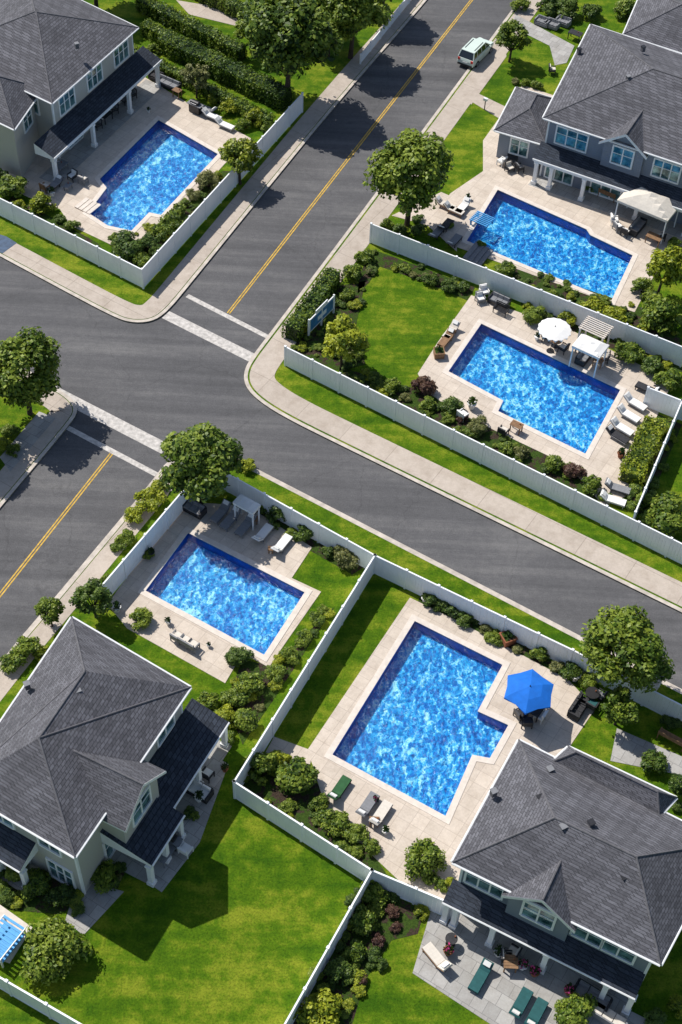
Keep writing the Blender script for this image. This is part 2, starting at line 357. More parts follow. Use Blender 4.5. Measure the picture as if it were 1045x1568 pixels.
for p in PW:
    par=empty("swimming_pool"); n=len(p); D=-.72
    vs=[(q.x,q.y,Z-.005) for q in p]+[(q.x,q.y,D) for q in p]
    mk("basin_walls",vs,[(a,(a+1)%n,n+(a+1)%n,n+a) for a in range(n)],[M_pwall],None,par)
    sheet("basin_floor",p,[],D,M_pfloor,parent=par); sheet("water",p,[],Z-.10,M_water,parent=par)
    out=[]
    for a in range(n):
        e1=(p[a]-p[a-1]).normalized(); e2=(p[(a+1)%n]-p[a]).normalized(); n1=Vector((e1.y,-e1.x)); n2=Vector((e2.y,-e2.x))
        bis=(n1+n2); out.append(p[a]+bis*(.36/max(.5,bis.dot(n1))))
    inn=[p[a]+(p[a]-out[a])*.12 for a in range(n)]
    z1=Z+.03; vs=[(q.x,q.y,z1) for q in inn]+[(q.x,q.y,z1) for q in out]+[(q.x,q.y,z1-.06) for q in inn]+[(q.x,q.y,Z-.02) for q in out]
    fs=[]
    for a in range(n):
        b=(a+1)%n; fs+=[(a,b,n+b,n+a),(a,b,2*n+b,2*n+a),(n+a,n+b,3*n+b,3*n+a)]
    mk("coping",vs,fs,[M_cop],None,par)
# ------------------------------------------------------------------ fences
def fence(pts,h=2.0,name="white_fence"):
    W=W2(pts,.12); m=MB()
    for a,b in zip(W[:-1],W[1:]):
        L=(b-a).length; u=(b-a)/L; rz=math.atan2(u.y,u.x); n=max(1,round(L/2.4)); s=L/n
        for i in range(n+1):
            if i==n and b is not W[-1]: continue
            q=a+u*s*i; m.box((q.x,q.y,.12+(h+.03)/2),(.13,.13,h+.03),M_white,rz); m.box((q.x,q.y,.12+h+.05),(.17,.17,.04),M_white,rz)
        for i in range(n):
            c=a+u*s*(i+.5)
            m.box((c.x,c.y,.12+h-.06),(s-.13,.10,.12),M_white,rz); m.box((c.x,c.y,.26),(s-.13,.08,.12),M_white,rz)
            k=10; ws=(s-.13)/k
            for j in range(k):
                q=a+u*(s*i+.065+ws*(j+.5)); m.box((q.x,q.y,.12+h/2+.01),(ws-.01,.04 if j%2 else .047,h-.32),M_white,rz)
    m.build(name)
for f in ([(-40,310),(220,442),(463,172)],[(567,372),(740,440),(1042,562)],[(1075,655),(1036,642),(965,812)],[(437,560),(1120,903)],
          [(160,925),(318,738),(365,762),(572,878),(870,1022),(1100,1140)],[(572,878),(360,1222)],[(360,1222),(567,1356),(700,1412)],[(567,1356),(430,1600)],[(-40,1490),(200,1630)],[(985,622),(1036,642)]):
    fence(f)
fence([(552,98),(640,-12)],1.0,"low_white_fence")
# ------------------------------------------------------------------ foliage
rng=np.random.default_rng(3)
def leafquads(c,nrm,s):
    n=len(c); r=rng.normal(size=(n,3)); t=np.cross(nrm,r); t/=np.linalg.norm(t,axis=1)[:,None]+1e-9; b=np.cross(nrm,t)
    s=s[:,None]; V=np.stack([c+t*s,c+b*s*.62,c-t*s,c-b*s*.62],1).reshape(-1,3); return V
def ico(c,r,sub=1):
    bm=bmesh.new(); bmesh.ops.create_icosphere(bm,subdivisions=sub,radius=1)
    v=[np.array(x.co)*r*(1+.12*math.sin(13*x.co.x+7*x.co.y+c[0]*9)) +np.array(c) for x in bm.verts]; f=[[q.index for q in x.verts] for x in bm.faces]; bm.free(); return v,f
def crown_mesh(name,seed,nc,nl,ls,flat=1.0,tree=True,spread=.68,cr=(.24,.42)):
    global rng; rng=np.random.default_rng(seed)
    cc=[];rr=[]
    while len(cc)<nc:
        p=rng.normal(size=3); p/=np.linalg.norm(p); 
        if p[2]<(-.55 if tree else -.2): continue
        an=math.atan2(p[1],p[0]); lob=1+.14*math.sin(3*an+seed)+.08*math.sin(5*an+2*seed)
        k=spread*lob*rng.uniform(.45,1.1)**.5; r=rng.uniform(*cr); cc.append(p*k*np.array([1,1,flat])); rr.append(r)
    cc=np.array(cc); rr=np.array(rr); ct=rng.uniform(.1,.95,nc)
    idx=rng.choice(nc,nl,p=(rr**2)/(rr**2).sum()); d=rng.normal(size=(nl,3)); d/=np.linalg.norm(d,axis=1)[:,None]
    d[:,2]=np.where(d[:,2]<-.4,-d[:,2],d[:,2])
    rad_=rr[idx]*rng.uniform(.7,1.22,nl); c=cc[idx]+d*rad_[:,None]*np.array([1,1,flat if not tree else 1])
    nr=d*.8+rng.normal(size=(nl,3))*.45+np.array([-.12,.1,.45]); nr/=np.linalg.norm(nr,axis=1)[:,None]
    sz=ls*rng.uniform(.55,1.45,nl); V=leafquads(c,nr,sz)
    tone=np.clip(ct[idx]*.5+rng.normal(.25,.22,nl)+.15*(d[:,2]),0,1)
    off=np.array([0,0,1.5 if tree else flat*.45])
    verts=(V+off).tolist(); faces=[(4*i,4*i+1,4*i+2,4*i+3) for i in range(nl)]; mi=[0]*nl; tn=tone.tolist()
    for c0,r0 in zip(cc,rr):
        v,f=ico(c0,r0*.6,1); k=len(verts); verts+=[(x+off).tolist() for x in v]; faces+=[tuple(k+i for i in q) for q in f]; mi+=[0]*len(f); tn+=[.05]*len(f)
    m=MB()
    if tree:
        m.cyl((0,0,-.02),(.03,.02,.75),.075,.05,M_bark,9)
        for c0 in cc[:14]:
            e=Vector((c0*.85+off).tolist()); s0=Vector((.03,.02,random.uniform(.6,.8))); mid=s0.lerp(e,.5)+Vector((0,0,-.05)); m.cyl(s0,mid,.035,.024,M_bark,6); m.cyl(mid,e,.024,.01,M_bark,5)
    else:
        for a in range(5): m.cyl((0,0,-.02),(.25*math.cos(a*1.3),.25*math.sin(a*1.3),.4*flat),.03,.015,M_bark,5)
    k=len(verts); verts+=m.v; faces+=[tuple(k+i for i in q) for q in m.f]; mi+=[1]*len(m.f); tn+=[0]*len(m.f)
    me=bpy.data.meshes.new(name); me.from_pydata(verts,[],faces); me.materials.append(L_green); me.materials.append(M_bark)
    me.polygons.foreach_set('material_index',mi); at=me.attributes.new('tone','FLOAT','FACE'); at.data.foreach_set('value',tn); me.update(); return me
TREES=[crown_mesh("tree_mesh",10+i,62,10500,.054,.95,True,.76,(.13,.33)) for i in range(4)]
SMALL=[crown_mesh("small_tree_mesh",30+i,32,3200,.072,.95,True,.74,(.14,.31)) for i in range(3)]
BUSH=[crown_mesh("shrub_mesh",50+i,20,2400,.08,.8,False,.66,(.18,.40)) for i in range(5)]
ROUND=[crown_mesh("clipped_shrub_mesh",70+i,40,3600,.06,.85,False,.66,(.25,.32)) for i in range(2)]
MATS={'g':L_green,'d':L_dark,'l':L_lime,'o':L_olive,'r':L_red}
def plant(me,name,x,y,rpx,cz,mat,sq=1.0,zb=.12,world=None):
    if world: r=rpx; px,py=world
    else:
        r=rpx*mpp(x,y); p=G(x,y,cz*r+zb); px,py=p.x,p.y
    o=bpy.data.objects.new(name,me); scene.collection.objects.link(o)
    o.location=(px,py,zb); o.rotation_euler=(0,0,random.uniform(0,6.28)); o.scale=(r*random.uniform(.93,1.07),r*random.uniform(.93,1.07),r*sq*random.uniform(.93,1.07))
    o.material_slots[0].link='OBJECT'; o.material_slots[0].material=MATS[mat]; o.material_slots[1].link='OBJECT'; o.material_slots[1].material=M_bark
for i,(x,y,r,m) in enumerate([(33,565,62,'g'),(306,706,62,'g'),(630,268,60,'g'),(440,62,66,'g'),(955,998,61,'g'),(540,15,52,'g'),(480,0,40,'g'),(590,-30,40,'d'),(140,-60,50,'d'),(-60,640,50,'g')]):
    plant(TREES[i%4],"deciduous_tree",x,y,r,1.5,m)
for i,(x,y,r,m) in enumerate([(367,240,33,'l'),(785,58,27,'g'),(300,118,24,'o'),(1018,410,36,'l'),(525,520,38,'l'),(143,918,30,'d'),(76,938,24,'g'),(385,40,30,'g'),(950,1085,30,'g'),(1040,1200,20,'d'),(505,40,34,'d')]):
    plant(SMALL[i%3],"small_tree",x,y,r,1.5,m)
B="""20 287 26 g;66 312 22 l;-5 270 22 d;195 377 27 d;228 374 20 d;248 356 20 g;266 338 18 g;318 277 21 o;296 298 13 o;180 366 15 g
540 418 19 g;562 393 17 g;532 452 14 g;660 428 14 d;686 438 15 d;710 440 12 d;592 345 13 g;775 412 18 g;818 483 20 g;960 540 24 g;1000 560 20 d;1028 580 24 g;870 487 18 l;905 475 24 l;940 487 24 l;845 452 13 g;1015 484 38 g;985 440 22 g
575 580 14 g;603 590 16 g;648 592 22 r;656 617 15 g;693 622 20 d;733 652 19 o;710 640 10 r;775 688 16 g;800 693 14 o;848 710 19 g;879 722 18 r;908 741 19 g;560 570 10 l
426 790 24 d;468 815 20 d;405 775 14 g;378 714 16 l;530 850 27 o;505 845 13 d;217 946 22 g;365 1005 22 d;386 1050 27 g;424 1032 19 g;441 1003 18 g;466 976 16 g;486 948 14 g;495 934 12 g;320 1075 22 g;347 1100 23 l;376 1103 24 g;355 1070 18 g
225 766 26 l;206 790 20 l;194 822 18 g;243 745 16 l;180 838 12 g;45 993 24 g;20 1012 22 g;62 1000 16 l
664 920 18 d;690 931 17 d;715 946 16 d;760 972 13 g;829 1000 17 g;876 1028 20 d;902 1042 18 g;1026 1107 14 d;1000 1168 27 d;398 1175 31 g;455 1190 37 g;512 1258 25 g;541 1274 21 g;569 1296 18 g;425 1165 20 l;1040 1105 14 d;490 1230 16 g
571 1365 24 g;556 1408 27 g;545 1455 22 g;519 1487 25 d;489 1548 36 l;602 1398 14 r;580 1440 14 r;585 1475 12 d;540 1380 14 d;606 1420 10 r;600 1370 12 d;555 1500 12 r
55 1350 27 g;25 1337 20 g;92 1372 20 d;160 1336 27 g;30 1300 16 d;120 1392 12 d;10 1372 16 d;290 1245 12 d;298 1250 10 g
905 285 14 d;1036 375 15 g;1000 455 18 g;822 130 10 g;806 126 9 g;790 124 8 o;920 262 12 d;612 352 14 d;640 352 12 d
870 12 24 d;905 18 20 d;840 8 20 d;960 14 24 g;990 8 20 g;800 8 16 g;700 660 10 g;735 375 10 g;690 345 8 g
1020 790 40 g;1000 770 24 g;990 1020 22 g;985 1270 14 d;1036 1235 12 d;880 1552 34 g;1000 1560 20 d;690 1352 12 l;675 1356 12 g;1040 1540 20 l
660 1345 14 g;225 850 10 g;150 905 16 d;165 885 10 g;390 180 18 l;350 165 16 l;375 190 14 g;330 150 13 l;410 192 12 g;235 75 12 g;260 30 14 g
215 398 16 g;240 385 16 d;275 350 14 g;30 315 12 l;110 345 12 g;90 335 10 d;350 1130 14 g;620 355 12 d;650 390 9 g;640 335 10 d;430 1010 12 l;330 1095 14 g;20 690 14 g;5 680 16 l;15 660 14 g"""
for k,t in enumerate(B.replace('\n',';').split(';')):
    x,y,r,m=t.split(); x=float(x);y=float(y);r=float(r)
    plant(BUSH[k%5],"shrub",x,y,r,.5,m)
plant(ROUND[0],"clipped_shrub",650,1316,37,.45,'g'); plant(ROUND[1],"clipped_shrub",83,1455,56,.5,'g')
for b in BEDS:
    P=W2(b,.133); xs=[p.x for p in P]; ys=[p.y for p in P]; ar=abs(sum(P[i].x*P[(i+1)%len(P)].y-P[(i+1)%len(P)].x*P[i].y for i in range(len(P))))/2
    n=int(ar*1.0); k=0; tries=0
    while k<n and tries<n*12:
        tries+=1; q=(random.uniform(min(xs),max(xs)),random.uniform(min(ys),max(ys)))
        if inside(q,P): plant(BUSH[k%5],"low_shrub",0,0,random.uniform(.22,.6),.4,random.choice('gggddllo'),.8,world=q); k+=1
def hedge(pts,wd,h,mat,name="hedge"):
    W=W2(pts,.12); V=[];T=[];m=MB()
    for a,b in zip(W[:-1],W[1:]):
        L=(b-a).length; u=(b-a)/L; nn=Vector((-u.y,u.x)); rz=math.atan2(u.y,u.x); c=(a+b)/2
        m.box((c.x,c.y,.12+(h-.12)/2),(L-.15,wd-.25,h-.12),MATS[mat],rz)
        N=int((L*(wd+2*h)+2*wd*h)*75); s=rng.uniform(0,L,N); face=rng.choice(4,N,p=np.array([wd,h,h,.12])/(wd+2*h+.12))
        q=rng.uniform(-.5,.5,N); zz=rng.uniform(.03,1,N)
        o=np.where(face==0,q*wd,np.where(face==1,wd/2,np.where(face==2,-wd/2,q*wd))); z=np.where(face==0,h,zz*h)
        s=np.where(face==3,np.where(rng.uniform(size=N)>.5,0,L),s)
        bumpy=.09*np.sin(s*2.1+o*2)+.07*np.sin(s*5.3)+rng.normal(0,.06,N)
        o=o+np.where(face==1,bumpy,0)-np.where(face==2,bumpy,0); z=z+np.where(face==0,bumpy,0)
        P=np.stack([a.x+u.x*s+nn.x*o,a.y+u.y*s+nn.y*o,z+.12],1)
        nr=rng.normal(size=(N,3))*.6; nr[:,2]+=np.where(face==0,1,.3); nr[:,0]+=nn.x*np.where(face==1,1,np.where(face==2,-1,0)); nr[:,1]+=nn.y*np.where(face==1,1,np.where(face==2,-1,0))
        nr/=np.linalg.norm(nr,axis=1)[:,None]
        V.append(leafquads(P,nr,rng.uniform(.07,.14,N))); T.append(np.clip(rng.normal(.5,.2,N)+.15*np.sin(s*1.3),0,1))
    V=np.concatenate(V).tolist(); T=np.concatenate(T).tolist(); n=len(T); fs=[(4*i,4*i+1,4*i+2,4*i+3) for i in range(n)]; k=len(V)
    me=bpy.data.meshes.new(name); me.from_pydata(V+m.v,[],fs+[tuple(k+i for i in f) for f in m.f]); me.materials.append(MATS[mat])
    at=me.attributes.new('tone','FLOAT','FACE'); at.data.foreach_set('value',T+[.02]*len(m.f)); o=bpy.data.objects.new(name,me); scene.collection.objects.link(o)
hedge([(215,12),(372,92)],1.3,1.3,'g'); hedge([(252,75),(440,165)],1.8,1.6,'g'); hedge([(270,-20),(400,40)],1.3,1.3,'g'); hedge([(200,88),(290,130),(415,195)],1.1,1.0,'g'); hedge([(222,50),(330,105)],1.2,1.2,'g')
hedge([(512,432),(446,522)],1.3,1.4,'g'); hedge([(1002,655),(962,742)],1.6,1.1,'l'); hedge([(300,-60),(460,20)],1.3,1.5,'d')
hedge([(252,350),(278,322)],.8,.7,'g')
# ------------------------------------------------------------------ houses
class Side:
    def __init__(s,p0,p1,cen):
        s.p0=p0; s.L=(p1-p0).length; s.u=(p1-p0)/s.L; n=Vector((s.u.y,-s.u.x))
        if n.dot((p0+p1)/2-cen)<0: n=-n
        s.n=n
    def P(s,t,o,z): q=s.p0+s.u*t+s.n*o; return Vector((q.x,q.y,z))
    def box(s,m,t0,t1,o0,o1,z0,z1,mat):
        vs=[s.P(t,o,z) for z in (z0,z1) for t,o in ((t0,o0),(t1,o0),(t1,o1),(t0,o1))]
        m.add(vs,[(3,2,1,0),(4,5,6,7),(0,1,5,4),(1,2,6,5),(2,3,7,6),(3,0,4,7)],mat)
def window(m,sd,tc,wd,z0,z1,o=0,pan=2):
    a=tc-wd/2;b=tc+wd/2
    sd.box(m,a,b,o-.02,o+.03,z0,z1,M_glass); f=.13
    sd.box(m,a-f,a,o-.02,o+.09,z0-f,z1+f,M_trim); sd.box(m,b,b+f,o-.02,o+.09,z0-f,z1+f,M_trim)
    sd.box(m,a,b,o-.02,o+.088,z1,z1+f,M_trim); sd.box(m,a-.02,b+.02,o-.02,o+.12,z0-f,z0,M_trim)
    for i in range(1,pan): t=a+wd*i/pan; sd.box(m,t-.05,t+.05,o-.01,o+.07,z0,z1,M_trim)
    zm=(z0+z1)/2+.15; sd.box(m,a,b,o-.01,o+.06,zm-.025,zm+.025,M_trim)
def beam(m,a,b,r,mat): m.cyl(a,b,r,r,mat,6)
def roofmesh(m,q,E,Rz,ridge=None,mat=None,axis=None):
    mat=mat or M_roof; l01=(q[1]-q[0]).length; l12=(q[2]-q[1]).length
    if axis is None: axis=0 if l01>=l12 else 1
    if ridge: R=[G(x,y,Rz) for x,y in ridge]
    else:
        if axis==0: a=(q[3]+q[0])/2;b=(q[1]+q[2])/2;h=l12/2
        else: a=(q[0]+q[1])/2;b=(q[2]+q[3])/2;h=l01/2
        u=(b-a).normalized(); h=min(h,(b-a).length/2-.05); R=[a+u*h,b-u*h]; R=[Vector((p.x,p.y,Rz)) for p in R]
    e=[Vector((p.x,p.y,E)) for p in q]; vs=e+R
    fs=[(0,1,5,4),(1,2,5),(2,3,4,5),(3,0,4)] if axis==0 else [(0,1,4),(1,2,5,4),(2,3,5),(3,0,4,5)]
    m.add(vs,fs,mat)
    lo=[Vector((p.x,p.y,E-.2)) for p in q]; m.add(e+lo,[(i,(i+1)%4,4+(i+1)%4,4+i) for i in range(4)]+[(4,5,6,7)],M_trim)
    hip=[(0,4),(1,5),(2,5),(3,4)] if axis==0 else [(0,4),(1,4),(2,5),(3,5)]
    for a,b in hip+[(4,5)]: beam(m,vs[a],vs[b],.06,M_cap)
    for i in range(4):
        a=e[i];b=e[(i+1)%4]; c=sum(e,Vector())/4; n=((a+b)/2-c); n.z=0; n.normalize(); beam(m,a+n*.06-Vector((0,0,.06)),b+n*.06-Vector((0,0,.06)),.06,M_trim)
    return vs
def house(name,px,E,Rz,wallmat,sides,ridge=None,axis=None,extra=(),vents=(),base=.12,ov=.45):
    par=empty(name); q=[G(x,y,E).xy for x,y in px]; cen=sum(q,Vector((0,0)))/4
    rm=MB(); roofmesh(rm,q,E,Rz,ridge,axis=axis)
    wc=[q[i]+((q[(i+1)%4]-q[i]).normalized()+(q[i-1]-q[i]).normalized())*ov for i in range(4)]
    wm=MB(); wm.add([Vector((p.x,p.y,z)) for z in (base-.1,E-.19) for p in wc],[(i,(i+1)%4,4+(i+1)%4,4+i) for i in range(4)],wallmat)
    dm=MB(); pm=MB()
    for i in range(4):
        s=Side(wc[i],wc[(i+1)%4],cen); s.box(wm,-.02,.12,-.1,.03,base,E-.2,M_trim); s.box(wm,s.L-.12,s.L+.02,-.1,.03,base,E-.2,M_trim)
    for i,sp in sides.items():
        s=Side(wc[i],wc[(i+1)%4],cen)
        for t,wd,z0,z1,pan in sp.get('win',[]): window(dm,s,t*s.L,wd,z0,z1,0,pan)
        for t,hw,zf,zp,pr,bk in sp.get('gable',[]):
            tc=t*s.L; ins=.35
            wm.add([s.P(tc-hw+ins,pr,E-3.1),s.P(tc+hw-ins,pr,E-3.1),s.P(tc+hw-ins,pr,zf),s.P(tc,pr,zp-.25),s.P(tc-hw+ins,pr,zf)],[(0,1,2,3,4)],wallmat)
            for sg in (-1,1): 
                t2=tc+sg*(hw-ins); wm.add([s.P(t2,pr,E-3.1),s.P(t2,-.2,E-3.1),s.P(t2,-.2,zf),s.P(t2,pr,zf)],[(0,1,2,3)],wallmat)
                f0=s.P(tc+sg*hw,pr+.4,zf-.12); b0=s.P(tc+sg*hw,-bk,zf-.12); pk=s.P(tc,pr+.4,zp); pb=s.P(tc,-bk,zp); dz=Vector((0,0,-.16))
                rm.add([f0,pk,pb,b0],[(0,1,2,3)],M_roof); rm.add([f0,pk,pk+dz,f0+dz],[(0,1,2,3)],M_trim); rm.add([f0+dz,pk+dz,pb+dz,b0+dz],[(0,1,2,3)],M_trim); rm.add([f0,b0,b0+dz,f0+dz],[(0,1,2,3)],M_trim)
                n3=Vector((s.n.x,s.n.y,0))*.05; rm.add([f0+n3,pk+n3,pk+n3+dz*1.4,f0+n3+dz*1.4],[(0,1,2,3)],M_trim)
            beam(rm,s.P(tc,pr+.4,zp),s.P(tc,-bk,zp),.06,M_cap)
            window(dm,s,tc,min(1.7,hw*1.0),zf-1.85,zf-.3,pr,2)
        for t0,t1,dp,zi,zo,cols in sp.get('porch',[]):
            t0*=s.L; t1*=s.L
            A=[s.P(t0,0,zi),s.P(t1,0,zi),s.P(t1,dp,zo),s.P(t0,dp,zo)]; lo=[s.P(t0,0,zo-.22),s.P(t1,0,zo-.22),s.P(t1,dp,zo-.22),s.P(t0,dp,zo-.22)]
            pm.add(A,[(0,1,2,3)],M_roofd); pm.add(A+lo,[(2,3,7,6),(3,0,4,7),(1,2,6,5)],M_trim); pm.add(lo,[(0,1,2,3)],M_trim)
            beam(pm,A[2]+Vector((0,0,-.05)),A[3]+Vector((0,0,-.05)),.07,M_trim)
            s.box(pm,t0+.1,t1-.1,dp-.45,dp-.15,zo-.45,zo-.221,M_trim)
            for c in cols:
                t=t0+(t1-t0)*c; s.box(pm,t-.15,t+.15,dp-.45,dp-.15,base+.02,zo-.451,M_trim); s.box(pm,t-.22,t+.22,dp-.52,dp-.08,base+.02,base+.35,M_trim); s.box(pm,t-.2,t+.2,dp-.5,dp-.1,zo-.6,zo-.452,M_trim)
            s.box(pm,t0,t1,.0,dp+.1,base-.05,base+.045,M_patio)
    for e in extra:
        ep,eE,eR=e[:3]; qq=[G(x,y,eE).xy for x,y in ep]; roofmesh(rm,qq,eE,eR,axis=e[3] if len(e)>3 else None)
        c2=sum(qq,Vector((0,0)))/4; w2=[qq[i]+((qq[(i+1)%4]-qq[i]).normalized()+(qq[i-1]-qq[i]).normalized())*(ov-.03) for i in range(4)]
        wm.add([Vector((p.x,p.y,z)) for z in (base-.1,eE-.19) for p in w2],[(i,(i+1)%4,4+(i+1)%4,4+i) for i in range(4)],wallmat)
        for i in (0,3):
            s=Side(w2[i],w2[(i+1)%4],c2)
            if eE<6: window(dm,s,s.L*.5,1.5,eE-2.0,eE-.6,0,2)
    for x,y,z in vents:
        p=G(x,y,z); rm.box((p.x,p.y,z+.0),(.3,.3,.45),M_cap,.5); rm.box((p.x,p.y,z+.25),(.36,.36,.05),M_metal if (x%2) else M_grey,.5)
    rm.build("roof",parent=par); wm.build("walls",parent=par); dm.build("windows",parent=par); 
    if pm.v: pm.build("porch",parent=par)
up=lambda t,wd,p=2:(t,wd,4.0,5.55,p)
dn=lambda t,wd,p=3:(t,wd,.35,2.35,p)
house("grey_house",[(693,1320),(1012,1477),(1110,1290),(795,1133)],6.2,8.5,M_sidg,
 {0:dict(win=[up(.13,2.1,3),up(.68,1.6),up(.84,1.7),dn(.2,2.4),dn(.5,2.6),dn(.8,2.4)],gable=[(.43,2.1,6.0,7.5,.35,3.2)],porch=[(-.03,1.0,1.3,3.5,2.95,[.02,.07,.27,.55,.86,.99])]),
  3:dict(win=[up(.5,1.4)]),1:dict(win=[up(.4,1.4)])},ridge=[(850,1252),(975,1312)],axis=0,extra=[([(846,1166),(1010,1250),(1036,1221),(871,1143)],6.25,7.2)],
 vents=[(756,1214,6.9),(827,1224,7.5),(842,1180,6.7),(905,1262,8.2),(862,1268,8.2),(955,1345,7.6)])
house("beige_house",[(115,1312),(292,1052),(110,945),(-67,1205)],6.2,8.6,M_sidb,
 {0:dict(win=[up(.83,1.7,2),dn(.3,2),dn(.6,2.4),dn(.85,2)],gable=[(.38,2.1,6.0,7.7,1.5,3.6)],porch=[(.52,1.1,2.5,3.7,2.85,[.05,.5,.98]),(.2,.515,3.3,3.9,2.9,[.04,.5,.96])]),
  3:dict(win=[up(.3,1.4),up(.75,1.4),dn(.35,1.6),dn(.8,1.6)],porch=[(-.1,.6,1.6,3.6,2.85,[.6,.97])])},ridge=[(60,1130),(130,1028)],axis=1,
 vents=[(97,1098,7.9),(42,1050,7.0),(120,1060,8.2)])
house("beige_house",[(80,158),(212,42),(40,-40),(-92,76)],6.2,8.6,M_sidb,
 {0:dict(win=[up(.16,2.1,3),up(.5,2.1,3),up(.84,2.1,3),dn(.2,2),dn(.55,2.4),dn(.85,2)],porch=[(-.25,1.12,1.9,3.65,2.85,[.02,.36,.7,.98])]),
  3:dict(win=[up(.8,1.4)])},
 extra=[([(22,198),(66,135),(-60,70),(-110,135)],5.6,7.4)],vents=[(118,70,7.8),(60,30,8)])
house("grey_house",[(832,180),(1150,286),(1222,142),(905,37)],6.2,8.8,M_sidg,
 {0:dict(win=[up(.13,2.7,3),up(.62,2.2,3),dn(.1,2.4),dn(.35,2.6),dn(.62,2.4)],gable=[(.40,2.1,6.0,7.4,.3,3.2)],porch=[(-.02,1.0,1.6,3.6,2.85,[.02,.1,.27,.55,.8])]),
  3:dict(win=[up(.5,1.4)])},
 extra=[([(757,199),(836,222),(868,156),(791,133)],3.1,4.5),([(955,52),(1100,98),(1135,25),(985,-18)],6.25,8.2)],vents=[(985,75,8.0),(962,120,8.2),(887,78,6.6)])
# ------------------------------------------------------------------ furniture
AA=rad(61); BB=rad(-31)
def put(m,name,x,y,rz,z=Z,scale=1): p=G(x,y,z); return m.build(name,(p.x,p.y,z),rz,None,scale)
def lounger(x,y,rz,fab=M_cream,fr=M_dark,name="sun_lounger"):
    m=MB(); m.box((.25,0,.30),(1.3,.66,.06),fr); m.box((.25,0,.37),(1.28,.6,.09),fab); 
    m.box((-.66,0,.53),(.66,.62,.09),fab,0,rad(38)); m.box((-.68,0,.48),(.68,.66,.04),fr,0,rad(38))
    for a in (-.35,.8):
        for b in (-.28,.28): m.box((a,b,.14),(.06,.06,.28),fr)
    m.box((-.72,0,.72),(.28,.42,.08),M_wfab,0,rad(38)); put(m,name,x,y,rz)
def chair(x,y,rz,fab=M_dark,cush=M_cream):
    m=MB(); m.box((0,0,.36),(.62,.62,.1),fab); m.box((.02,0,.45),(.55,.5,.1),cush); m.box((-.3,0,.62),(.1,.62,.5),fab,0,-.15); m.box((-.22,0,.66),(.1,.5,.36),cush,0,-.15)
    for b in (-.32,.32): m.box((0,b,.55),(.6,.07,.06),fab); m.box((.27,b,.26),(.06,.06,.52),fab); m.box((-.27,b,.26),(.06,.06,.52),fab)
    put(m,"patio_chair",x,y,rz)
def sofa(x,y,rz,fab=M_dark,cush=M_grey,L=1.9,name="outdoor_sofa"):
    m=MB(); m.box((0,0,.22),(.8,L,.3),fab); m.box((-.36,0,.5),(.12,L,.45),fab)
    for s in (-1,1): m.box((0,s*L/2,.36),(.8,.12,.55),fab)
    for i in range(3): m.box((.03,(i-1)*L/3.2,.43),(.64,L/3.4,.14),cush); m.box((-.25,(i-1)*L/3.2,.6),(.14,L/3.5,.36),cush,0,-.2)
    put(m,name,x,y,rz)
def table(x,y,rz,mat=M_wood,L=1.3,Wd=.8,rnd=False,h=.72):
    m=MB()
    if rnd: m.cyl((0,0,h-.05),(0,0,h),L/2,L/2,mat,20); m.cyl((0,0,.03),(0,0,h-.05),.05,.05,M_metal); m.cyl((0,0,0),(0,0,.04),.28,.25,M_metal,14)
    else:
        for i in range(5): m.box((0,(i-2)*Wd/5,h-.02),(L,Wd/5-.015,.04),mat)
        m.box((0,0,h-.07),(L-.1,Wd-.1,.05),mat)
        for a in (-1,1):
            for b in (-1,1): m.box((a*(L/2-.08),b*(Wd/2-.08),h/2-.05),(.07,.07,h-.1),mat)
    m.cyl((.2,.1,h),(.2,.1,h+.12),.05,.04,M_terr,8); put(m,"patio_table",x,y,rz)
def umbrella(x,y,r,fab,n=8,z=2.5,name="patio_umbrella",rz=0,pk=.55):
    m=MB(); m.cyl((0,0,0),(0,0,z+pk+.05),.03,.03,M_metal,8); m.cyl((0,0,0),(0,0,.09),.32,.28,M_metal,14)
    ring=[];mid=[]
    for i in range(n):
        a=2*math.pi*i/n; ring.append(Vector((r*math.cos(a),r*math.sin(a),z))); mid.append(Vector((.52*r*math.cos(a),.52*r*math.sin(a),z+pk*.62)))
    hang=[v+Vector((0,0,-.16)) for v in ring]
    half=[(ring[i]+ring[(i+1)%n])/2*.955 for i in range(n)]
    for h_ in half: h_.z=z+.03
    vs=ring+mid+[Vector((0,0,z+pk))]+hang+half; fs=[]
    for i in range(n):
        j=(i+1)%n; fs+=[(i,3*n+1+i,n+i),(3*n+1+i,j,n+j),(3*n+1+i,n+j,n+i),(n+i,n+j,2*n),(i,3*n+1+i,2*n+1+i),(3*n+1+i,j,2*n+1+j)]
    m.add(vs,fs,fab)
    for i in range(n): m.cyl(mid[i]-Vector((0,0,.03)),(0,0,z+pk-.04),.012,.012,M_metal,4); m.cyl(ring[i]-Vector((0,0,.03)),mid[i]-Vector((0,0,.03)),.012,.012,M_metal,4)
    m.cyl((0,0,z+pk-.02),(0,0,z+pk+.1),.05,.02,M_metal,6)
    put2=G(x,y,z+.3); m.build(name,(put2.x,put2.y,Z),rz)
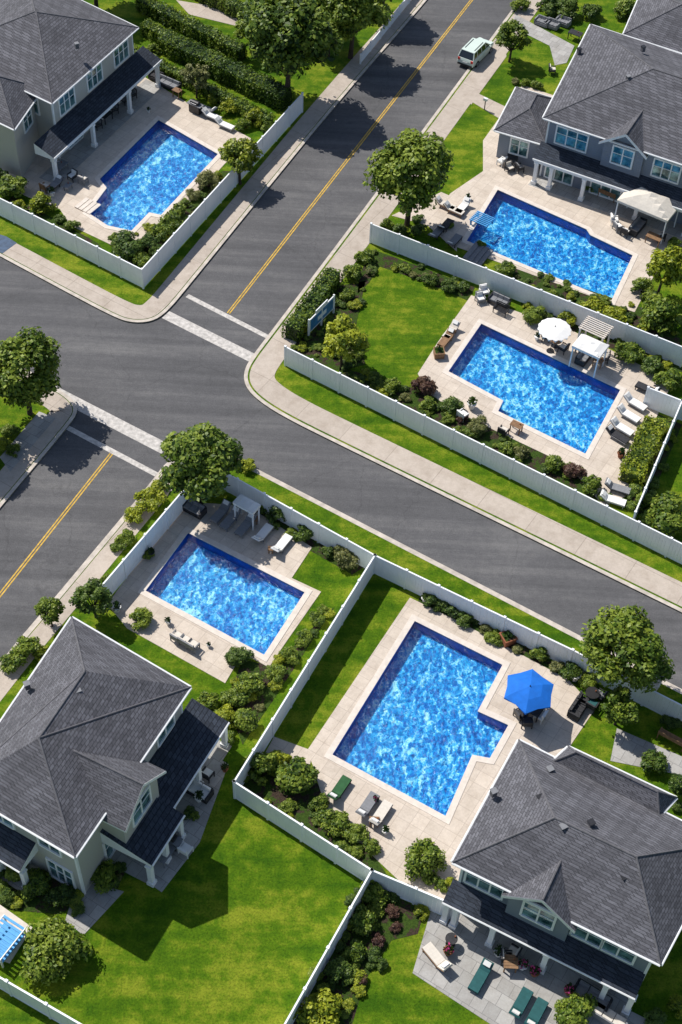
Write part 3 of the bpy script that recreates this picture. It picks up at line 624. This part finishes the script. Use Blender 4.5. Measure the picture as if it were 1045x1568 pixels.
def gazebo(x,y,lx,ly,rz,fab,z=2.5,name="canopy_gazebo",ph=.6):
    m=MB()
    for a in (-1,1):
        for b in (-1,1): m.box((a*(lx/2-.1),b*(ly/2-.1),z/2),(.09,.09,z),M_trim)
    N=8; vs=[];fs=[]
    for i in range(N+1):
        for j in range(N+1):
            u=i/N*2-1;v=j/N*2-1; h=1-max(abs(u),abs(v)); vs.append(((u*lx/2),(v*ly/2),z+ph*(h**.85)-.05*math.sin(math.pi*(abs(u)*3))*h))
    for i in range(N):
        for j in range(N): a=i*(N+1)+j; fs.append((a,a+1,a+N+2,a+N+1))
    m.add(vs,fs,fab)
    for s in (-1,1): m.box((s*(lx/2-.01),0,z-.11),(.03,ly-.04,.2),fab); m.box((0,s*(ly/2-.01),z-.115),(lx-.05,.03,.2),fab)
    p=G(x,y,z+.2); m.build(name,(p.x,p.y,Z),rz)
def pergola(x,y,lx,ly,rz,mat=M_trim,z=2.4,name="pergola"):
    m=MB()
    for a in (-1,1):
        for b in (-1,1): m.box((a*(lx/2-.15),b*(ly/2-.15),z/2),(.12,.12,z),mat)
        m.box((a*(lx/2-.15),0,z+.07),(.08,ly,.14),mat)
    n=int(ly/.2)
    for i in range(n): m.box((0,-ly/2+.1+i*ly/n,z+.18),(lx,.09,.07),mat)
    p=G(x,y,z); m.build(name,(p.x,p.y,Z),rz)
def bench(x,y,rz,mat=M_wood,L=1.6,name="garden_bench"):
    m=MB()
    for i in range(4): m.box((-.2+i*.13,0,.44),(.11,L,.04),mat)
    for i in range(3): m.box((-.3-.02*i,0,.56+i*.14),(.03,L,.1),mat)
    for s in (-1,1):
        m.box((-.3,s*(L/2-.06),.44),(.06,.06,.88),mat); m.box((.18,s*(L/2-.06),.3),(.06,.06,.6),mat); m.box((-.05,s*(L/2-.06),.62),(.5,.07,.04),mat)
    put(m,name,x,y,rz)
def grill(x,y,rz):
    m=MB(); m.box((0,0,.45),(.55,1.1,.8),M_metal); m.box((.02,0,.88),(.6,1.5,.06),M_grey); m.cyl((0,-.4,1.0),(0,.4,1.0),.25,.25,M_metal,12); m.cyl((.28,-.3,1.05),(.28,.3,1.05),.02,.02,M_rim,6)
    for s in (-1,1): m.cyl((.15,s*.45,.06),(.15,s*.5,.06),.07,.07,M_tyre,10)
    put(m,"barbecue_grill",x,y,rz)
def pot(x,y,mat=M_terr,fl='g',s=1.0,box=False):
    m=MB()
    if box: m.box((0,0,.28),(.75,.75,.5),mat); m.box((0,0,.55),(.82,.82,.06),mat); m.box((0,0,.57),(.66,.66,.05),M_mulch)
    else: m.cyl((0,0,0),(0,0,.42),.17,.26,mat,14); m.cyl((0,0,.40),(0,0,.46),.29,.29,mat,14)
    for i in range(90):
        a=random.uniform(0,6.28); r=random.uniform(0,.3); z=.5+random.uniform(0,.45)-(r*.6); c=Vector((r*math.cos(a),r*math.sin(a),z)); t=Vector((random.gauss(0,1),random.gauss(0,1),random.gauss(0,1))).normalized()*.09; b=t.orthogonal().normalized()*.06
        m.add([c+t,c+b,c-t,c-b],[(0,1,2,3)],M_pink if (fl=='p' and random.random()<.35) else MATS['l' if fl=='l' else 'g'])
    put(m,"potted_plant",x,y,random.random(),scale=s)
# lot NW
for x,y in ((192,158),(176,172),(150,196),(203,150)): chair(x,y,AA+2.6+random.uniform(-.4,.4),M_dark,M_grey)
table(163,185,AA,M_dark,1.2,.8); table(95,262,AA,M_grey,1.2,.8); chair(112,275,AA+3,M_dark,M_wfab); chair(128,280,AA,M_grey,M_cream); chair(88,258,2,M_grey,M_wfab)
lounger(325,182,BB,M_wfab,M_grey); lounger(345,196,BB,M_wfab,M_grey); lounger(318,172,BB+math.pi,M_grey); sofa(258,133,BB-1.57,M_dark,M_grey,2.4); sofa(240,122,BB-1.57,M_dark,M_dark,1.2); table(272,148,BB,M_wood,.8,.6); grill(300,172,BB-1.57)
m=MB()
for i in range(4): m.box((i*.42,0,.06+.0*i),(.36,1.5,.12-.02*i),M_cop)
put(m,"pool_steps",126,312,BB); lounger(84,288,AA+math.pi,M_grey); chair(70,292,1.0,M_wood,M_cream); pot(80,300,M_wfab,'g'); pot(228,172,M_wfab,'g',.6); table(105,290,AA,M_grey,.8,.5,h=.45)
# lot NE
lounger(682,318,BB,M_cream,M_wood); lounger(695,326,BB,M_cream,M_wood); lounger(708,322,AA+math.pi/1,M_wfab,M_grey); lounger(668,362,AA,M_grey); lounger(695,374,AA,M_grey); lounger(682,350,AA,M_dark,M_dark)
chair(768,252,BB+3,M_wfab,M_wfab); chair(795,262,BB+1,M_dark,M_grey); chair(780,262,-1,M_dark,M_cream); table(784,250,0,M_dark,.9,.9); bench(930,303,BB+1.57,M_wood,1.6); sofa(900,280,BB-1.57,M_dark,M_grey,1.6)
gazebo(995,308,4.6,2.8,BB,M_cream,2.5,ph=.9); sofa(975,352,BB,M_dark,M_grey); chair(1010,368,2,M_dark,M_cream); chair(940,342,0,M_wfab,M_wfab); chair(945,352,.5,M_grey,M_wfab); chair(957,360,1,M_dark,M_wfab); table(1000,372,BB,M_wood,1.3,.8)
pergola(738,340,1.7,1.5,BB,M_bluep,.35,"pool_lattice_platform"); pot(717,305,M_wfab,'g',.7)
m=MB()
for i in range(4): m.box((i*.4,0,.30-.08*i),(.4,2.4,.12),M_grey); 
put(m,"stone_steps",722,388,BB+.05)
for x,y in ((845,42),(862,38),(830,38)): sofa(x,y,BB-1.57,M_grey,M_grey,1.3)
chair(845,112,0); table(880,60,BB,M_dark)
# lot E
lounger(690,512,AA+math.pi,M_cream,M_wood); lounger(683,524,AA+math.pi,M_wood,M_wood); chair(735,462,-1.2,M_grey,M_wfab); chair(741,452,-1.2,M_wfab,M_wfab); sofa(764,466,BB-1.57,M_metal,M_grey,1.6); bench(766,480,BB-1.57,M_metal,1.2)
umbrella(850,502,1.3,M_wfab,16,2.3,pk=.3); table(850,530,0,M_wood,1.0,1,True); chair(835,520,0); chair(862,538,2.5)
gazebo(905,528,2.3,1.7,BB,M_wfab,2.2,ph=.35); pergola(912,506,2.2,1.7,BB,M_cop,2.4); sofa(893,552,BB,M_dark,M_grey,1.4); table(915,560,BB,M_wood,.8,.6); chair(925,552,3)
for x,y in ((972,622),(962,640),(952,660),(945,672)): lounger(x,y,AA+math.pi/1+1.4,M_wfab if x>950 else M_dark,M_grey)
lounger(990,600,BB+math.pi,M_dark); lounger(938,770,BB+.2,M_wfab,M_grey); lounger(945,752,BB+.2,M_grey); pot(950,700,M_terr,'g'); pot(980,672,M_wfab,'p',.8); pot(722,625,M_wfab,'l',1.2,False); pot(672,545,M_wood,'g',1,True); table(790,660,BB,M_wood,.9,.6); chair(770,665,1)
chair(708,640,.8,M_wfab,M_wfab); pot(822,520,M_wfab,'g',.8)
# lot SW
for x,y in ((338,790),(353,800),(376,810)): lounger(x,y,AA+math.pi,M_grey,M_grey)
lounger(403,822,AA,M_wfab,M_grey); lounger(432,838,AA,M_wfab,M_grey); sofa(298,784,BB-1.57,M_dark,M_grey,1.5); gazebo(378,770,1.7,.9,BB,M_wfab,2.0,ph=.12); table(390,800,0,M_wood,.5,.5,h=.45); table(415,845,0,M_wood,.4,.4,h=.4)
for x,y in ((272,980),(284,986),(296,993)): chair(x,y,AA+math.pi/1+3.1,M_grey,M_cream)
pot(258,955,M_wfab,'g',.7); pot(232,850,M_dark,'g',.9); pot(180,935,M_wfab,'g'); pot(320,990,M_wfab,'g',.5)
# lot SE
umbrella(811,1056,1.65,M_blue,6,2.5,"blue_patio_umbrella",.35); table(812,1092,BB,M_dark,1.4,.9); chair(796,1098,.6,M_metal,M_dark); chair(826,1100,2.6,M_wfab,M_wfab); chair(806,1110,1.6,M_dark,M_dark); chair(822,1080,-1.5,M_grey,M_grey)
pot(777,982,M_terr,'g',1.1,True); chair(905,1084,1,M_dark,M_teal); chair(892,1078,-.5,M_dark,M_dark); table(905,1070,0,M_metal,.9,.9,True); sofa(884,1090,BB,M_dark,M_dark,1.3); chair(918,1070,2.5,M_metal,M_grey)
lounger(563,1237,AA,M_grey,M_grey); lounger(583,1250,AA,M_cream,M_grey); lounger(520,1212,AA,simple("green_fabric",(.03,.11,.04),.8),M_dark); table(573,1262,0,M_wood,.6,.5,h=.5); pot(590,1275,M_wfab,'g',.8); pot(575,1228,M_dark,'p',.7)
bench(1028,1135,BB+1.57,M_wood,1.8); bench(992,1050,BB-1.57,M_cream,1.4); pot(880,1040,M_wfab,'l',1.2); pot(650,920,M_wfab,'l',.8)
# patio of grey house SE
lounger(668,1470,AA+1.2,M_cream,M_wood); lounger(735,1500,AA+math.pi,M_teal,M_teal); lounger(797,1540,AA,M_teal,M_teal); lounger(820,1556,AA,M_teal,M_teal); chair(775,1470,0); chair(785,1462,2.6); table(780,1480,0,M_wood,.8,.8)
pot(686,1460,M_terr,'p'); pot(800,1482,M_wfab,'p'); pot(818,1492,M_terr,'p'); pot(763,1462,M_wfab,'g'); sofa(905,1530,BB-1.57,M_dark,M_grey,2); pot(870,1520,M_terr,'p'); table(690,1445,0,M_dark,.7,.7,True); sofa(930,1560,BB+1.57,M_grey,M_cream,2)
# patio of beige house SW
grill(262,1292,AA+math.pi); sofa(300,1212,AA+math.pi,M_dark,M_wfab,2); chair(318,1190,AA,M_dark,M_wfab); table(255,1312,AA,M_grey,1.4,.8); chair(268,1278,2,M_grey,M_wfab); pot(305,1225,M_wfab,'g'); chair(285,1305,AA,M_wfab,M_wfab); pot(345,1180,M_terr,'g',.8); chair(240,1300,0)
m=MB()
for a in (-1,1):
    for b in (-1,1): m.box((a*1.0,b*.7,.55),(.09,.09,1.1),M_trim)
m.box((0,0,.45),(2.0,1.4,.07),M_bluep)
for i in range(9): m.box((-1+i*.25,0,1.12),(.14,1.5,.05),M_bluep)
for b in (-1,1): m.box((0,b*.74,1.10),(2.2,.06,.1),M_trim)
put(m,"blue_slatted_swing_bench",8,1448,AA)
m=MB(); m.box((0,0,1.15),(3.4,.08,1.3),M_trim); m.box((0,-.045,1.15),(3.1,.03,1.05),M_sign); m.box((0,-.066,1.15),(1.2,.015,.4),M_trim); m.box((0,.0,1.95),(1.6,.08,.3),M_trim)
for a in (-1.72,1.72,0): m.box((a,0,.95),(.12,.14,1.9),M_trim)
put(m,"display_sign_board",492,498,rad(59))
# ------------------------------------------------------------------ car
def car(x,y,rz):
    par=MB()
    st=[(-2.2,.45,.78,.78),(-2.12,.3,.98,.86),(-1.6,.25,1.02,.9),(-.3,.22,1.02,.91),(1.0,.22,1.0,.91),(1.5,.25,.93,.88),(2.05,.3,.82,.82),(2.2,.42,.66,.7)]
    vs=[];fs=[]
    for X,zb,zt,hw in st: vs+=[(X,-hw*.92,zb),(X,-hw,zb+.2),(X,-hw,zt-.15),(X,-hw*.9,zt),(X,hw*.9,zt),(X,hw,zt-.15),(X,hw,zb+.2),(X,hw*.92,zb)]
    for i in range(len(st)-1):
        for j in range(8): a=i*8+j;b=i*8+(j+1)%8; fs.append((a,b,b+8,a+8))
    fs+=[tuple(range(8)),tuple(range(len(vs)-8,len(vs)))]; par.add(vs,fs,M_paintc)
    g=[(-2.08,-.80,1.0),(1.25,-.80,.99),(1.25,.80,.99),(-2.08,.80,1.0),(-1.8,-.66,1.58),(.42,-.66,1.58),(.42,.66,1.58),(-1.8,.66,1.58)]
    par.add(g,[(0,1,5,4),(1,2,6,5),(2,3,7,6),(3,0,4,7)],M_cglass)
    par.box((-.69,0,1.61),(2.28,1.36,.07),M_paintc)
    for s in (-1,1):
        for X in (-1.25,-.35,.5): par.cyl((X-.05,s*.80,1.0),(X*.85-.1,s*.67,1.6),.035,.03,M_paintc,6)
        par.cyl((1.25,s*.8,1.0),(.42,s*.66,1.6),.045,.04,M_paintc,6); par.cyl((-2.08,s*.8,1.0),(-1.8,s*.66,1.6),.06,.05,M_paintc,6)
        par.box((.95,s*.98,1.03),(.14,.18,.12),M_paintc); par.box((-2.16,s*.68,.85),(.1,.22,.24),M_lamp); par.box((2.13,s*.6,.68),(.12,.3,.14),M_wfab)
        par.box((-.6,s*.5,1.67),(1.7,.04,.04),M_metal)
        for X in (-1.35,1.4): par.cyl((X,s*.70,.33),(X,s*.93,.33),.33,.33,M_tyre,18); par.cyl((X,s*.93,.33),(X,s*.945,.33),.19,.18,M_rim,12)
    par.box((-2.2,0,.4),(.12,1.5,.16),M_metal); par.box((2.18,0,.42),(.1,1.4,.16),M_metal); par.box((-2.2,0,.65),(.06,.5,.12),M_wfab)
    p=G(x,y,.016); par.build("parked_car",(p.x,p.y,.016),rz)
car(728,88,AA)
m=MB(); m.cyl((0,0,0),(0,0,1.0),.05,.05,M_metal,8); m.box((0,0,1.1),(.22,.4,.24),M_trim); put(m,"mailbox",742,168,AA,.12)
m=MB(); m.box((0,0,.3),(.8,.6,.6),M_cream); m.box((0,0,.62),(.86,.66,.05),M_cream); put(m,"utility_box",1046,1330,AA,.12)
